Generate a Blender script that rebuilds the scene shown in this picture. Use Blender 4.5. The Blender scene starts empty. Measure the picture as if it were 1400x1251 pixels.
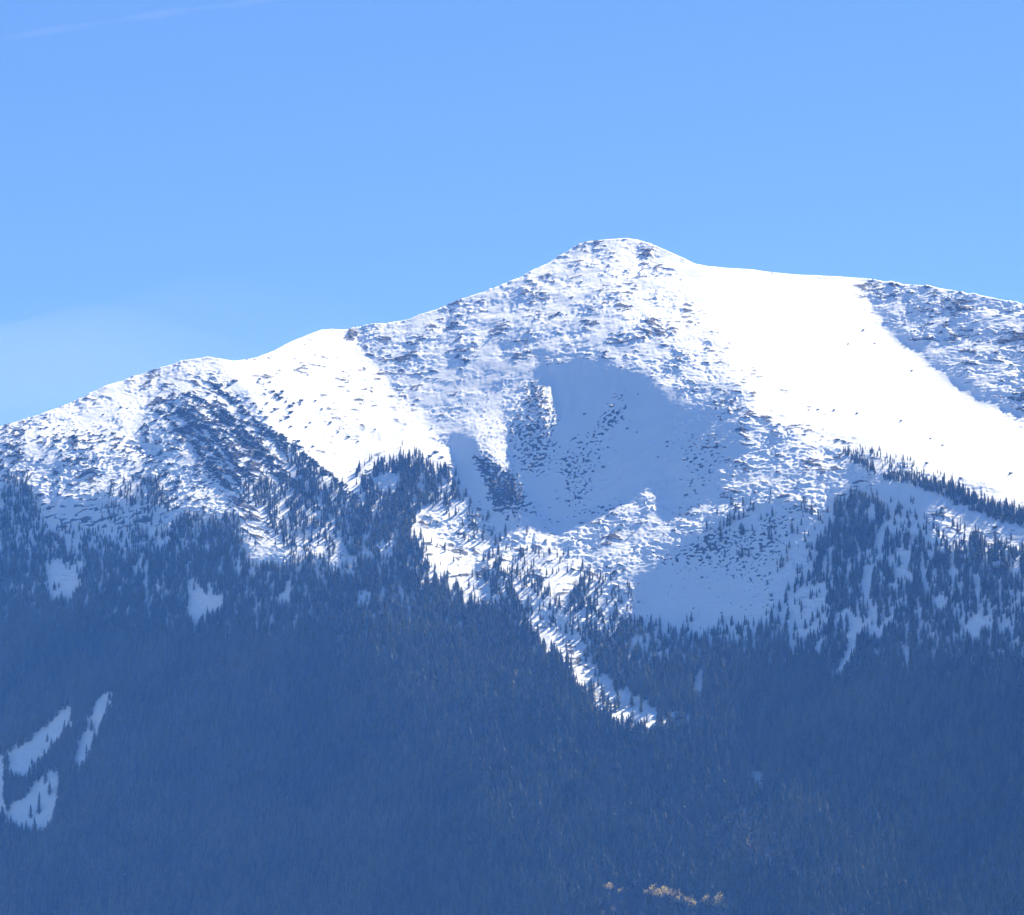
import bpy, bmesh, math, random
import numpy as np

# ------------------------------------------------------------------ camera, sky, sun, exposure
SC = bpy.context.scene
COL = SC.collection
W_PX, H_PX, FPX = 1400.0, 1251.0, 6000.0          # photograph size, focal length in photo pixels
PITCH = math.radians(7.55)                         # optical axis above the horizon
CAM = np.array([0.0, 0.0, 1.7])

cam_d = bpy.data.cameras.new('camera')
cam_d.sensor_fit = 'HORIZONTAL'; cam_d.sensor_width = 36.0
cam_d.lens = 36.0 * FPX / W_PX
cam_d.clip_start = 1.0; cam_d.clip_end = 300000.0
cam = bpy.data.objects.new('camera', cam_d); COL.objects.link(cam)
cam.location = CAM; cam.rotation_euler = (math.pi / 2 + PITCH, 0, 0)
SC.camera = cam

SUN_AZ = math.radians(38.0)      # from the view axis towards the right
SUN_EL = math.radians(44.0)
SUN_L = np.array([math.sin(SUN_AZ) * math.cos(SUN_EL), math.cos(SUN_AZ) * math.cos(SUN_EL), math.sin(SUN_EL)])
world = bpy.data.worlds.new('World'); SC.world = world; world.use_nodes = True
nt = world.node_tree
bg = nt.nodes['Background']
sky = nt.nodes.new('ShaderNodeTexSky'); sky.sky_type = 'NISHITA'
sky.sun_disc = False; sky.sun_elevation = SUN_EL; sky.sun_rotation = SUN_AZ
sky.altitude = 1200; sky.air_density = 1.0; sky.dust_density = 0.0; sky.ozone_density = 10.0
tint = nt.nodes.new('ShaderNodeMix'); tint.data_type = 'RGBA'; tint.blend_type = 'MULTIPLY'; tint.inputs[0].default_value = 1.0
tint.inputs[7].default_value = (0.97, 0.975, 1.14, 1)          # the camera's cool white balance, the same all over the sky
nt.links.new(sky.outputs[0], tint.inputs[6]); nt.links.new(tint.outputs[2], bg.inputs[0]); bg.inputs[1].default_value = 0.052

sun_d = bpy.data.lights.new('sun', 'SUN'); sun_d.energy = 5.0; sun_d.angle = math.radians(0.5)
sun_d.color = (1.0, 0.955, 0.89)
sun = bpy.data.objects.new('sun', sun_d); COL.objects.link(sun)
sun.location = (800, 2000, 3000)
from mathutils import Vector
sun.rotation_euler = Vector(SUN_L).to_track_quat('Z', 'Y').to_euler()

vs = SC.view_settings
vs.view_transform = 'Standard'; vs.look = 'None'; vs.gamma = 1.0; vs.use_curve_mapping = False
vs.exposure = 1.2
SC.cycles.max_bounces = 6; SC.cycles.diffuse_bounces = 3; SC.cycles.volume_bounces = 1
SC.cycles.transparent_max_bounces = 8
SC.cycles.use_denoising = True
try:
    SC.cycles.denoiser = 'OPENIMAGEDENOISE'
    SC.cycles.denoising_input_passes = 'RGB_ALBEDO_NORMAL'
    SC.cycles.denoising_prefilter = 'ACCURATE'
except Exception:
    pass
HAZE_DENSITY = 5.3e-5
HAZE_COLOR = (0.105, 0.32, 1.0)

rng = np.random.default_rng(7)
random.seed(7)
cP, sP = math.cos(PITCH), math.sin(PITCH)

def at(u, v, y):
    """photo pixel + distance along the ground -> world point (arrays allowed)"""
    dx = (np.asarray(u, float) - W_PX / 2) / FPX
    dz = (H_PX / 2 - np.asarray(v, float)) / FPX
    wy = cP - dz * sP
    wz = sP + dz * cP
    t = y / wy
    return np.stack([CAM[0] + dx * t, CAM[1] + wy * t, CAM[2] + wz * t], -1)

# ------------------------------------------------------------------ numpy noise
def _hash(ix, iy, seed):
    h = (ix.astype(np.int64) * 374761393 + iy.astype(np.int64) * 668265263 + seed * 982451653) & 0xffffffff
    h = ((h ^ (h >> 13)) * 1274126177) & 0xffffffff
    return ((h ^ (h >> 16)) & 0xffff) / 65535.0

def gnoise(x, y, seed=0):
    ix = np.floor(x); iy = np.floor(y); fx = x - ix; fy = y - iy
    ix = ix.astype(np.int64); iy = iy.astype(np.int64)
    sx = fx * fx * fx * (fx * (fx * 6 - 15) + 10); sy = fy * fy * fy * (fy * (fy * 6 - 15) + 10)
    def g(ox, oy):
        a = _hash(ix + ox, iy + oy, seed) * 2 * np.pi
        return np.cos(a) * (fx - ox) + np.sin(a) * (fy - oy)
    a = g(0, 0) * (1 - sx) + g(1, 0) * sx
    b = g(0, 1) * (1 - sx) + g(1, 1) * sx
    return (a * (1 - sy) + b * sy) * 1.5           # about -1..1

def fbm(x, y, seed=0, octv=3, gain=0.55):
    r = 0; amp = 1.0; tot = 0
    for o in range(octv):
        r = r + amp * gnoise(x * 2 ** o + 13.7 * o, y * 2 ** o + 7.1 * o, seed + o)
        tot += amp; amp *= gain
    return r / tot

def rot(x, y, deg):
    a = math.radians(deg); c, s = math.cos(a), math.sin(a)
    return x * c + y * s, -x * s + y * c

def smooth(a, lo, hi):
    t = np.clip((a - lo) / (hi - lo), 0, 1)
    return t * t * (3 - 2 * t)

# ------------------------------------------------------------------ survey map of the mountain face
S = 2.0
U0, U1, V0, V1 = -400, 1800, 280, 1560
gu = np.arange(U0, U1, S) + S / 2; gv = np.arange(V0, V1, S) + S / 2
GU, GV = np.meshgrid(gu, gv)

def blur(a, px):
    n = int(round(px / S))
    if n < 1: return a
    for ax in (0, 1):
        for _ in range(2):
            p = np.pad(a, [(n, n) if k == ax else (0, 0) for k in (0, 1)], mode='edge')
            c = np.cumsum(p, axis=ax, dtype=np.float64)
            c = np.concatenate([np.zeros_like(np.take(c, [0], axis=ax)), c], axis=ax)
            L = a.shape[ax]
            hi = np.take(c, np.arange(2 * n + 1, 2 * n + 1 + L), axis=ax)
            lo = np.take(c, np.arange(0, L), axis=ax)
            a = (hi - lo) / (2 * n + 1)
    return a

WX = fbm(GU / 26, GV / 26, 91, 3); WY = fbm(GU / 26, GV / 26, 191, 3)

def poly(pts, soft=6, warp=5):
    pts = np.array(pts, float)
    m = 30 + warp * 2
    i0 = max(0, int((pts[:, 1].min() - m - V0) / S)); i1 = min(len(gv), int((pts[:, 1].max() + m - V0) / S) + 1)
    j0 = max(0, int((pts[:, 0].min() - m - U0) / S)); j1 = min(len(gu), int((pts[:, 0].max() + m - U0) / S) + 1)
    out = np.zeros_like(GU)
    if i1 <= i0 or j1 <= j0: return out
    X = GU[i0:i1, j0:j1] + WX[i0:i1, j0:j1] * warp; Y = GV[i0:i1, j0:j1] + WY[i0:i1, j0:j1] * warp
    ins = np.zeros(X.shape, bool)
    n = len(pts)
    for k in range(n):
        x1, y1 = pts[k]; x2, y2 = pts[(k + 1) % n]
        if y1 == y2: continue
        c = ((y1 > Y) != (y2 > Y)) & (X < (x2 - x1) * (Y - y1) / (y2 - y1) + x1)
        ins ^= c
    out[i0:i1, j0:j1] = ins
    return blur(out, soft) if soft else out

def strip(line, w, soft=3, warp=3):
    """polygon round a polyline, w = full width"""
    l = np.array(line, float); d = np.gradient(l, axis=0)
    nn = np.stack([-d[:, 1], d[:, 0]], 1); nn /= np.linalg.norm(nn, axis=1)[:, None]
    return poly(np.concatenate([l + nn * w / 2, (l - nn * w / 2)[::-1]]), soft, warp)

def sample(F, u, v):
    x = np.clip((u - U0) / S - 0.5, 0, F.shape[1] - 1.001); y = np.clip((v - V0) / S - 0.5, 0, F.shape[0] - 1.001)
    i = y.astype(int); j = x.astype(int); fy = y - i; fx = x - j
    return (F[i, j] * (1 - fx) + F[i, j + 1] * fx) * (1 - fy) + (F[i + 1, j] * (1 - fx) + F[i + 1, j + 1] * fx) * fy

SKY = np.array([(-400, 690), (-200, 640), (-60, 600), (0, 583), (60, 566), (110, 546), (150, 528), (200, 510), (250, 495), (285, 490), (320, 494), (350, 490), (375, 481),
    (400, 468), (440, 452), (475, 450), (520, 444), (560, 437), (620, 415), (660, 401), (700, 383), (735, 368), (765, 350), (785, 339), (800, 333), (822, 330),
    (850, 328), (872, 329), (890, 335), (930, 352), (950, 361), (970, 366), (1040, 373), (1110, 378), (1180, 382), (1260, 392), (1340, 406),
    (1400, 415), (1500, 436), (1650, 470), (1800, 515)], float)
def skyline(u): return np.interp(u, SKY[:, 0], SKY[:, 1])
SKYV = skyline(GU)
below = GV - SKYV

# ---- how the face leans: gx > 0 leans to the right (to the sun), gx < 0 to the left; gz = run per rise
gx = np.full(GU.shape, -0.50); gz = np.full(GU.shape, 1.45)
LIT = ([-1.7, -1.2, -0.9, -0.5, 0.0, 0.7], [-0.22, -0.095, -0.035, 0.135, 0.22, 0.34])   # lean -> how squarely the sun meets it
def lean(m, x, z):
    global gx, gz
    gx = gx * (1 - m) + x * m; gz = gz * (1 - m) + z * m

# forest slopes
lean(poly([(-400, 700), (0, 690), (200, 690), (330, 720), (480, 700), (620, 800), (730, 860), (860, 980), (950, 1050), (1100, 1250), (1150, 1560), (-400, 1560)], 30), -1.45, 1.25)
lean(poly([(430, 700), (520, 690), (640, 820), (760, 900), (880, 990), (980, 1080), (1080, 1250), (700, 1250), (560, 980), (470, 830)], 50), -0.25, 1.5)
lean(poly([(860, 860), (1060, 860), (1140, 700), (1400, 730), (1800, 800), (1800, 1560), (1200, 1560), (1100, 1250), (950, 1050), (890, 980)], 24), -1.2, 1.28)
lean(poly([(900, 1000), (1100, 1000), (1400, 1080), (1400, 1330), (1150, 1330), (1000, 1120)], 50), -0.35, 1.45)
# left shoulder and face
lean(poly([(-60, 600), (0, 584), (150, 528), (290, 492), (330, 560), (250, 545), (200, 560), (180, 610), (90, 620), (40, 612), (0, 606)], 8), 0.35, 1.75)
lean(poly([(-400, 680), (-60, 610), (40, 615), (180, 620), (230, 580), (330, 660), (330, 700), (60, 700), (-400, 760)], 10), -0.30, 1.45)
lean(poly([(0, 650), (40, 660), (70, 690), (140, 670), (180, 690), (240, 690), (330, 720), (320, 780), (60, 780), (-60, 760)], 8), -0.9, 1.2)
# dark rib: upper side lit
lean(poly([(240, 520), (300, 500), (330, 560), (400, 640), (480, 690), (470, 760), (400, 770), (340, 770), (330, 700), (280, 620)], 10), 0.30, 1.6)
lean(poly([(195, 545), (235, 535), (300, 600), (335, 660), (330, 690), (280, 660), (220, 600)], 8), -0.40, 1.4)
# bright slope
lean(poly([(290, 485), (350, 470), (440, 440), (485, 440), (500, 480), (530, 515), (560, 545), (585, 575), (606, 600), (624, 640), (600, 640), (555, 620), (500, 640), (490, 690), (430, 650), (385, 600), (330, 530)], 5, 6), 0.72, 1.65)
lean(poly([(490, 640), (560, 615), (625, 645), (640, 690), (600, 720), (620, 790), (690, 830), (600, 800), (500, 700)], 10), 0.15, 1.45)
lean(poly([(510, 655), (535, 650), (545, 675), (520, 680)], 4), -0.9, 1.2)
# peak front
lean(poly([(490, 445), (620, 412), (700, 380), (740, 430), (750, 500), (700, 560), (640, 590), (600, 585), (560, 540), (500, 475)], 14, 8), -0.36, 1.45)
lean(poly([(700, 380), (800, 330), (850, 326), (900, 345), (900, 420), (860, 470), (760, 470), (720, 420)], 16), -0.04, 1.6)
lean(poly([(850, 326), (900, 335), (960, 362), (1010, 470), (1030, 560), (980, 530), (900, 500), (850, 430), (840, 360)], 24), 0.42, 1.75)
lean(poly([(640, 500), (690, 455), (800, 445), (900, 472), (1000, 535), (1040, 590), (1010, 640), (960, 560), (880, 505), (790, 485), (745, 505), (700, 560), (650, 570)], 20), -0.62, 1.42)
# broad bright snowfield
lean(poly([(955, 355), (1110, 370), (1185, 375), (1188, 420), (1225, 455), (1270, 495), (1330, 540), (1400, 578), (1800, 800), (1800, 880), (1400, 704), (1330, 672), (1265, 650), (1200, 634), (1150, 612), (1100, 606), (1045, 580), (1020, 540), (985, 470)], 14, 7), 0.62, 1.85)
lean(poly([(1188, 375), (1400, 410), (1800, 500), (1800, 780), (1400, 570), (1330, 535), (1270, 490), (1225, 450), (1192, 420)], 5, 11), -0.46, 1.5)
lean(poly([(1195, 415), (1215, 430), (1240, 455), (1280, 490), (1330, 525), (1400, 560), (1400, 575), (1335, 540), (1270, 498), (1225, 458), (1190, 425)], 3, 11), -1.05, 1.2)
# right rough slope under the crest
lean(poly([(930, 600), (1000, 570), (1050, 590), (1150, 625), (1180, 645), (1150, 690), (1050, 690), (960, 720), (940, 700), (990, 650)], 8), -0.34, 1.45)
lean(poly([(1170, 645), (1290, 680), (1280, 700), (1270, 740), (1200, 770), (1150, 700)], 7), -1.0, 1.25)
lean(poly([(1285, 680), (1400, 715), (1480, 750), (1400, 775), (1340, 775), (1270, 735)], 7), -0.15, 1.5)
lean(poly([(1095, 672), (1150, 668), (1165, 690), (1130, 705), (1095, 700)], 5), -0.1, 1.5)
# cirque wall in shade, with its ribs
lean(poly([(742, 508), (780, 490), (815, 487), (842, 505), (876, 508), (885, 520), (908, 528), (914, 545), (930, 556), (965, 556), (1002, 585), (1008, 608), (990, 648), (962, 690), (940, 705), (905, 692), (880, 676), (850, 682), (805, 700), (770, 716), (748, 714), (738, 692), (728, 665), (700, 650), (694, 622), (705, 590), (730, 560), (752, 548)], 8, 9), -0.98, 1.2)
lean(poly([(732, 515), (745, 512), (760, 540), (768, 562), (760, 582), (748, 590), (742, 560)], 3, 2), 0.15, 1.5)
lean(poly([(905, 585), (935, 560), (985, 560), (1000, 590), (960, 600), (930, 615)], 6), -0.72, 1.35)
lean(poly([(825, 690), (870, 668), (905, 640), (925, 650), (890, 672), (930, 680), (880, 690)], 4), -0.2, 1.5)
# left gully in shade, lit rib beside it
lean(poly([(614, 592), (640, 598), (656, 612), (652, 640), (668, 682), (694, 718), (684, 726), (658, 694), (636, 652), (624, 625)], 3, 2), -1.2, 1.1)
lean(poly([(645, 575), (680, 560), (692, 590), (694, 620), (699, 642), (682, 636), (660, 616)], 4, 2), 0.30, 1.55)
lean(poly([(652, 630), (684, 636), (702, 645), (720, 690), (718, 705), (695, 715), (672, 690)], 4), -0.95, 1.2)
# foot of the cirque
lean(poly([(722, 690), (738, 680), (746, 708), (775, 724), (770, 740), (720, 745), (705, 720)], 5), 0.15, 1.55)
lean(poly([(690, 725), (770, 735), (790, 760), (850, 790), (800, 870), (730, 830), (660, 780)], 8), 0.10, 1.5)
lean(poly([(560, 712), (592, 724), (625, 752), (652, 770), (664, 800), (678, 828), (640, 818), (606, 790), (578, 758)], 4), 0.55, 1.6)
lean(poly([(735, 765), (790, 785), (786, 800), (770, 822), (745, 800)], 4), 0.55, 1.6)
lean(poly([(775, 715), (830, 690), (900, 690), (950, 715), (900, 740), (870, 790), (800, 770)], 8), -0.35, 1.45)
lean(poly([(940, 735), (985, 706), (1040, 690), (1090, 690), (1110, 700), (1060, 790), (1050, 840), (1040, 880), (960, 885), (880, 870), (865, 800), (905, 760)], 5, 3), -1.05, 1.25)
lean(poly([(850, 870), (1010, 890), (1010, 1010), (910, 1010)], 14), -0.5, 1.45)
lean(poly([(735, 805), (780, 840), (820, 920), (790, 915), (750, 870), (725, 830)], 4), -0.75, 1.3)
lean(poly([(850, 840), (960, 860), (1040, 900), (1040, 1040), (930, 1040), (840, 940)], 24), -0.30, 1.5)
lean(poly([(705, 832), (765, 868), (840, 915), (915, 968), (970, 995), (900, 1012), (830, 985), (760, 912)], 6), 0.68, 1.7)
# rounded tops
top = smooth(45 - below, 0, 45)
gz = gz + top * 1.1
gz = gz + 0.10
cc = np.interp(gx, *LIT)
xt = (GU - W_PX / 2) / FPX; sl = math.tan(PITCH) + (H_PX / 2 - GV) / FPX
yf = np.clip(1.0 - (GV - 330) * 1.45 / 6000, 0.7, 1.0)
lx, ly, lz = SUN_L
gx = np.zeros_like(gz)
for _ in range(6):
    nn_ = np.sqrt(gx ** 2 + (yf + xt * gx + sl * gz) ** 2 + gz ** 2)
    gx = np.clip((cc * nn_ + ly * (yf + sl * gz) - lz * gz) / (lx - ly * xt), -1.7, 1.3)

# ---- distance map: integrate the lean (least squares, cosine transform), then adjust until each part meets the sun as designed
st = 2
hh = S * st
n0, n1 = gx[::st, ::st].shape
k0 = np.arange(2 * n0)[:, None]; k1 = np.arange(n1 + 1)[None, :]
lam = 2 * np.cos(np.pi * k0 / n0) + 2 * np.cos(np.pi * k1 / n1) - 4
lam[0, 0] = 1
def integrate(A, B):                          # A = d/du, B = d/dv (v runs down)
    gxp = np.zeros((n0, n1 + 1)); gxp[:, 1:-1] = (A[:, 1:] + A[:, :-1]) / 2
    gyp = np.zeros((n0 + 1, n1)); gyp[1:-1] = (B[1:] + B[:-1]) / 2
    div = (gxp[:, 1:] - gxp[:, :-1] + gyp[1:] - gyp[:-1]) * hh
    Fk = np.fft.rfft2(np.block([[div, div[:, ::-1]], [div[::-1], div[::-1, ::-1]]])) / lam
    Fk[0, 0] = 0
    return np.fft.irfft2(Fk, s=(2 * n0, 2 * n1))[:n0, :n1]
Agx = gx[::st, ::st]; Agz = gz[::st, ::st]; Gz0 = Agz.copy(); Ct = cc[::st, ::st]
Xs = xt[::st, ::st]; Ss = sl[::st, ::st]; On = (below[::st, ::st] > -6)
for it in range(70):
    Ys = integrate(Agx, -Agz)
    Ys += 6000.0 - Ys[int((330 - V0) / hh), int((850 - U0) / hh)]
    if it == 69: break
    ax = np.gradient(Ys, hh, axis=1); az = -np.gradient(Ys, hh, axis=0)
    yd = Ys / FPX + Xs * ax + Ss * az
    nn_ = np.sqrt(ax ** 2 + yd ** 2 + az ** 2)
    cur = (lx * ax + lz * az - ly * yd) / nn_
    da = (lx - ly * Xs) / nn_; db = (lz - ly * Ss) / nn_
    k = np.where(On, (Ct - cur) / (da ** 2 + db ** 2), 0) * 0.9
    Agx = np.clip(ax + k * da, -1.8, 1.5) * 0.995
    Agz = np.clip(az + k * db, 0.55, 3.2); Agz = Agz + 0.03 * (Gz0 - Agz)
def sample_s(F, u, v):
    x = np.clip((u - U0) / (S * st) - 0.25, 0, F.shape[1] - 1.001); y = np.clip((v - V0) / (S * st) - 0.25, 0, F.shape[0] - 1.001)
    i = y.astype(int); j = x.astype(int); fy = y - i; fx = x - j
    return (F[i, j] * (1 - fx) + F[i, j + 1] * fx) * (1 - fy) + (F[i + 1, j] * (1 - fx) + F[i + 1, j + 1] * fx) * fy

# ------------------------------------------------------------------ surface character maps
def paint(base, items):
    F = np.full(GU.shape, float(base))
    for m, val in items: F = F * (1 - m) + val * m
    return F

ROCK = paint(0.30, [
    (poly([(-400, 690), (0, 583), (150, 528), (290, 490), (330, 560), (330, 700), (-400, 760)], 10), 0.32),
    (poly([(60, 570), (150, 530), (290, 492), (300, 510), (200, 540), (180, 590), (80, 600)], 10), 0.16),
    (poly([(-60, 590), (0, 580), (45, 578), (30, 620), (-60, 650)], 8), 0.6),
    (poly([(200, 540), (250, 530), (300, 560), (360, 610), (470, 690), (460, 740), (330, 700), (270, 650), (215, 590)], 10), 0.60),
    (poly([(300, 490), (440, 450), (500, 470), (624, 640), (500, 640), (490, 690), (400, 630), (320, 540)], 8), 0.12),
    (poly([(330, 490), (420, 465), (470, 480), (520, 500), (560, 560), (470, 560), (420, 500), (350, 510)], 10), 0.30),
    (poly([(480, 450), (620, 412), (700, 380), (760, 430), (740, 480), (620, 500), (560, 540), (500, 480)], 10), 0.34),
    (poly([(560, 530), (640, 500), (740, 490), (720, 560), (640, 600), (600, 590)], 12), 0.13),
    (poly([(640, 575), (690, 560), (699, 642), (682, 636), (655, 612)], 4), 0.08),
    (poly([(720, 400), (780, 340), (850, 326), (890, 335), (900, 350), (960, 400), (1000, 520), (900, 500), (760, 470)], 12), 0.31),
    (poly([(775, 345), (810, 330), (885, 333), (890, 352), (800, 362)], 4), 0.46),
    (poly([(905, 340), (960, 360), (1185, 378), (1190, 425), (1400, 580), (1800, 800), (1800, 880), (1400, 690), (1180, 610), (1090, 580), (1010, 500), (940, 400)], 10), 0.00),
    (poly([(1000, 500), (1060, 540), (1150, 590), (1220, 615), (1200, 640), (1110, 610), (1030, 580)], 8), 0.42),
    (poly([(960, 430), (1000, 470), (1060, 520), (1140, 570), (1240, 620), (1200, 625), (1060, 560), (990, 510)], 10), 0.13),
    (poly([(985, 545), (1025, 560), (1020, 590), (1000, 580)], 4), 0.6),
    (poly([(1165, 382), (1800, 500), (1800, 780), (1400, 570), (1270, 490), (1200, 430)], 8, 14), 0.5),
    (poly([(742, 508), (780, 490), (842, 505), (908, 528), (965, 556), (1008, 608), (962, 690), (905, 692), (850, 682), (748, 714), (700, 650), (705, 590)], 5), 0.03),
    (poly([(614, 592), (640, 598), (656, 612), (652, 640), (668, 682), (694, 718), (684, 726), (658, 694)], 3), 0.0),
    (poly([(845, 535), (862, 545), (832, 600), (812, 640), (802, 680), (775, 692), (765, 640), (785, 600), (815, 580)], 6), 0.42),
    (poly([(712, 550), (735, 520), (762, 570), (756, 620), (740, 645), (704, 640)], 6), 0.46),
    (poly([(648, 622), (684, 636), (702, 645), (722, 690), (720, 708), (700, 718), (672, 692)], 4), 0.85),
    (poly([(690, 690), (780, 720), (850, 690), (950, 710), (850, 800), (720, 780)], 8), 0.24),
    (poly([(930, 735), (985, 706), (1080, 690), (1060, 740), (1000, 790), (960, 770)], 6), 0.33),
    (poly([(880, 770), (950, 775), (1050, 800), (1050, 870), (880, 860)], 6), 0.05),
    (poly([(930, 600), (1050, 590), (1180, 645), (1150, 690), (960, 720)], 8), 0.28),
    
    (poly([(1180, 660), (1290, 680), (1250, 740), (1190, 760)], 6), 0.06),
    (poly([(1060, 760), (1140, 700), (1200, 720), (1400, 760), (1800, 800), (1800, 1500), (900, 1500), (860, 880), (1050, 865)], 8), 0.02),
    (poly([(-400, 740), (320, 740), (500, 780), (720, 860), (900, 1000), (900, 1500), (-400, 1500)], 8), 0.02),
])
ROUGH = paint(0.85, [
    (poly([(490, 445), (620, 412), (700, 380), (800, 330), (890, 335), (960, 370), (1000, 540), (880, 500), (740, 490), (640, 600), (560, 540)], 14), 0.62),
    (poly([(530, 500), (700, 480), (740, 500), (690, 570), (700, 640), (650, 620), (600, 590)], 10), 0.36),
    (poly([(225, 530), (300, 520), (480, 690), (400, 760), (330, 700), (260, 620)], 10), 0.5),
    (poly([(290, 485), (440, 440), (500, 480), (624, 640), (500, 640), (490, 690), (400, 630)], 8), 0.22),
    (poly([(905, 340), (960, 355), (1185, 375), (1190, 425), (1400, 580), (1800, 800), (1800, 880), (1400, 690), (1150, 605), (1030, 560), (940, 400)], 10), 0.06),
    (poly([(742, 508), (780, 490), (842, 505), (908, 528), (965, 556), (1008, 608), (962, 690), (905, 692), (850, 682), (748, 714), (700, 650), (705, 590)], 4), 0.06),
    (poly([(614, 592), (640, 598), (656, 612), (652, 640), (668, 682), (694, 718), (684, 726), (658, 694)], 3), 0.05),
    (poly([(905, 585), (935, 560), (985, 560), (1000, 590), (960, 600), (930, 615)], 6), 0.7),
    (poly([(825, 690), (870, 668), (905, 640), (925, 650), (890, 672), (930, 680), (880, 690)], 4), 0.8),
    (poly([(712, 550), (735, 520), (762, 570), (756, 620), (704, 640)], 5), 0.6),
    (poly([(845, 535), (862, 545), (832, 600), (802, 680), (775, 692), (765, 640), (815, 580)], 5), 0.35),
    (poly([(960, 730), (1080, 690), (1060, 790), (1050, 870), (880, 860), (870, 790)], 6), 0.10),
    (poly([(1180, 660), (1290, 680), (1250, 740), (1190, 760)], 6), 0.12),
    (poly([(80, 690), (180, 680), (180, 730), (80, 740)], 5), 0.1),
    (poly([(60, 566), (150, 530), (290, 492), (330, 560), (250, 545), (180, 600), (80, 605)], 8), 0.5),
    (poly([(560, 712), (625, 752), (678, 828), (606, 790)], 4), 0.25),
    (poly([(735, 765), (790, 785), (770, 822), (745, 800)], 4), 0.15),
])

# ---- forest cover
FOREST = np.zeros(GU.shape)
def wood(m, d):
    global FOREST
    FOREST = FOREST * (1 - m) + d * m
wood(poly([(-400, 720), (-60, 690), (0, 700), (12, 655), (32, 652), (55, 690), (72, 730), (110, 745), (150, 740), (200, 735), (235, 715), (255, 700), (320, 705), (335, 765), (395, 778), (440, 770),
    (480, 772), (520, 760), (560, 780), (600, 790), (640, 820), (690, 832), (730, 860), (780, 905), (830, 965), (870, 985), (930, 985), (960, 985), (900, 1000), (1000, 1070), (1100, 1200), (1150, 1560), (-400, 1560)], 3), 1.0)
wood(poly([(135, 690), (160, 655), (190, 665), (215, 655), (225, 690), (240, 700), (230, 740), (140, 745)], 3), 0.40)
wood(poly([(160, 660), (175, 655), (180, 690), (168, 700)], 2), 0.75)
wood(poly([(182, 655), (215, 655), (230, 690), (215, 700), (200, 690)], 2), 0.75)
wood(poly([(80, 720), (130, 725), (230, 730), (230, 765), (90, 770)], 4), 0.62)
wood(poly([(320, 660), (400, 650), (480, 690), (520, 760), (440, 770), (395, 778), (370, 720)], 4), 0.72)
wood(poly([(385, 605), (415, 625), (470, 670), (495, 690), (520, 700), (560, 760), (500, 740), (440, 690), (395, 640)], 3), 0.85)
wood(poly([(488, 640), (505, 632), (540, 640), (552, 616), (580, 625), (600, 645), (628, 652), (640, 690), (630, 712), (610, 690), (580, 690), (570, 712), (592, 745), (615, 790), (560, 790), (500, 700)], 3), 0.85)
wood(poly([(500, 690), (560, 710), (600, 770), (660, 830), (600, 800), (540, 760)], 4), 0.95)
wood(poly([(600, 660), (640, 690), (680, 735), (720, 800), (690, 830), (660, 780), (620, 720)], 4), 0.30)
wood(poly([(640, 690), (720, 740), (800, 770), (880, 800), (860, 850), (760, 850), (700, 800)], 8), 0.24)
wood(poly([(640, 785), (690, 790), (740, 850), (690, 840), (650, 825)], 4), 0.75)
wood(poly([(700, 780), (745, 800), (770, 830), (790, 860), (770, 880), (735, 840), (700, 810)], 4), 0.50)
wood(poly([(780, 790), (800, 785), (815, 830), (880, 850), (930, 870), (930, 960), (850, 960), (800, 900), (770, 860)], 5), 0.55)
wood(poly([(785, 785), (800, 780), (805, 830), (780, 840)], 3), 0.7)
wood(poly([(800, 860), (900, 870), (900, 940), (860, 950), (810, 910)], 5), 0.75)
# right-hand wood
wood(poly([(870, 870), (905, 865), (950, 868), (1000, 872), (1048, 862), (1062, 830), (1085, 800), (1100, 770), (1130, 720), (1140, 690), (1190, 670), (1210, 700), (1215, 740), (1235, 745), (1300, 730), (1350, 760), (1400, 750), (1800, 820), (1800, 1560), (1150, 1560), (1100, 1200), (1000, 1070), (900, 990), (900, 930)], 3), 0.95)
wood(poly([(865, 860), (1060, 848), (1062, 915), (865, 915)], 6), 0.55)
wood(poly([(860, 940), (1000, 915), (1050, 895), (1130, 900), (1240, 940), (1400, 920), (1800, 960), (1800, 1560), (1150, 1560), (900, 995)], 10), 1.0)
wood(poly([(1140, 700), (1180, 685), (1200, 710), (1195, 760), (1130, 800), (1110, 780)], 4), 0.95)
wood(poly([(1068, 812), (1130, 800), (1132, 862), (1095, 880), (1064, 872)], 5), 0.22)
wood(poly([(1225, 735), (1300, 725), (1400, 760), (1400, 880), (1225, 880)], 8), 0.85)
wood(poly([(1225, 690), (1255, 685), (1255, 720), (1222, 740)], 3), 0.55)
wood(poly([(1262, 710), (1285, 700), (1320, 715), (1330, 740), (1265, 745)], 4), 0.40)
wood(poly([(990, 690), (1060, 682), (1065, 760), (985, 770), (970, 730)], 6), 0.10)
wood(poly([(990, 712), (1000, 705), (1002, 735), (993, 735)], 2), 0.6)
wood(poly([(1008, 715), (1022, 712), (1022, 738), (1008, 738)], 2), 0.6)
wood(poly([(1040, 735), (1055, 718), (1058, 740), (1045, 755)], 2), 0.6)
wood(poly([(1052, 790), (1075, 755), (1080, 765), (1062, 795)], 2), 0.6)
wood(poly([(1090, 690), (1140, 685), (1130, 720), (1100, 750), (1080, 760)], 4), 0.22)
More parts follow.
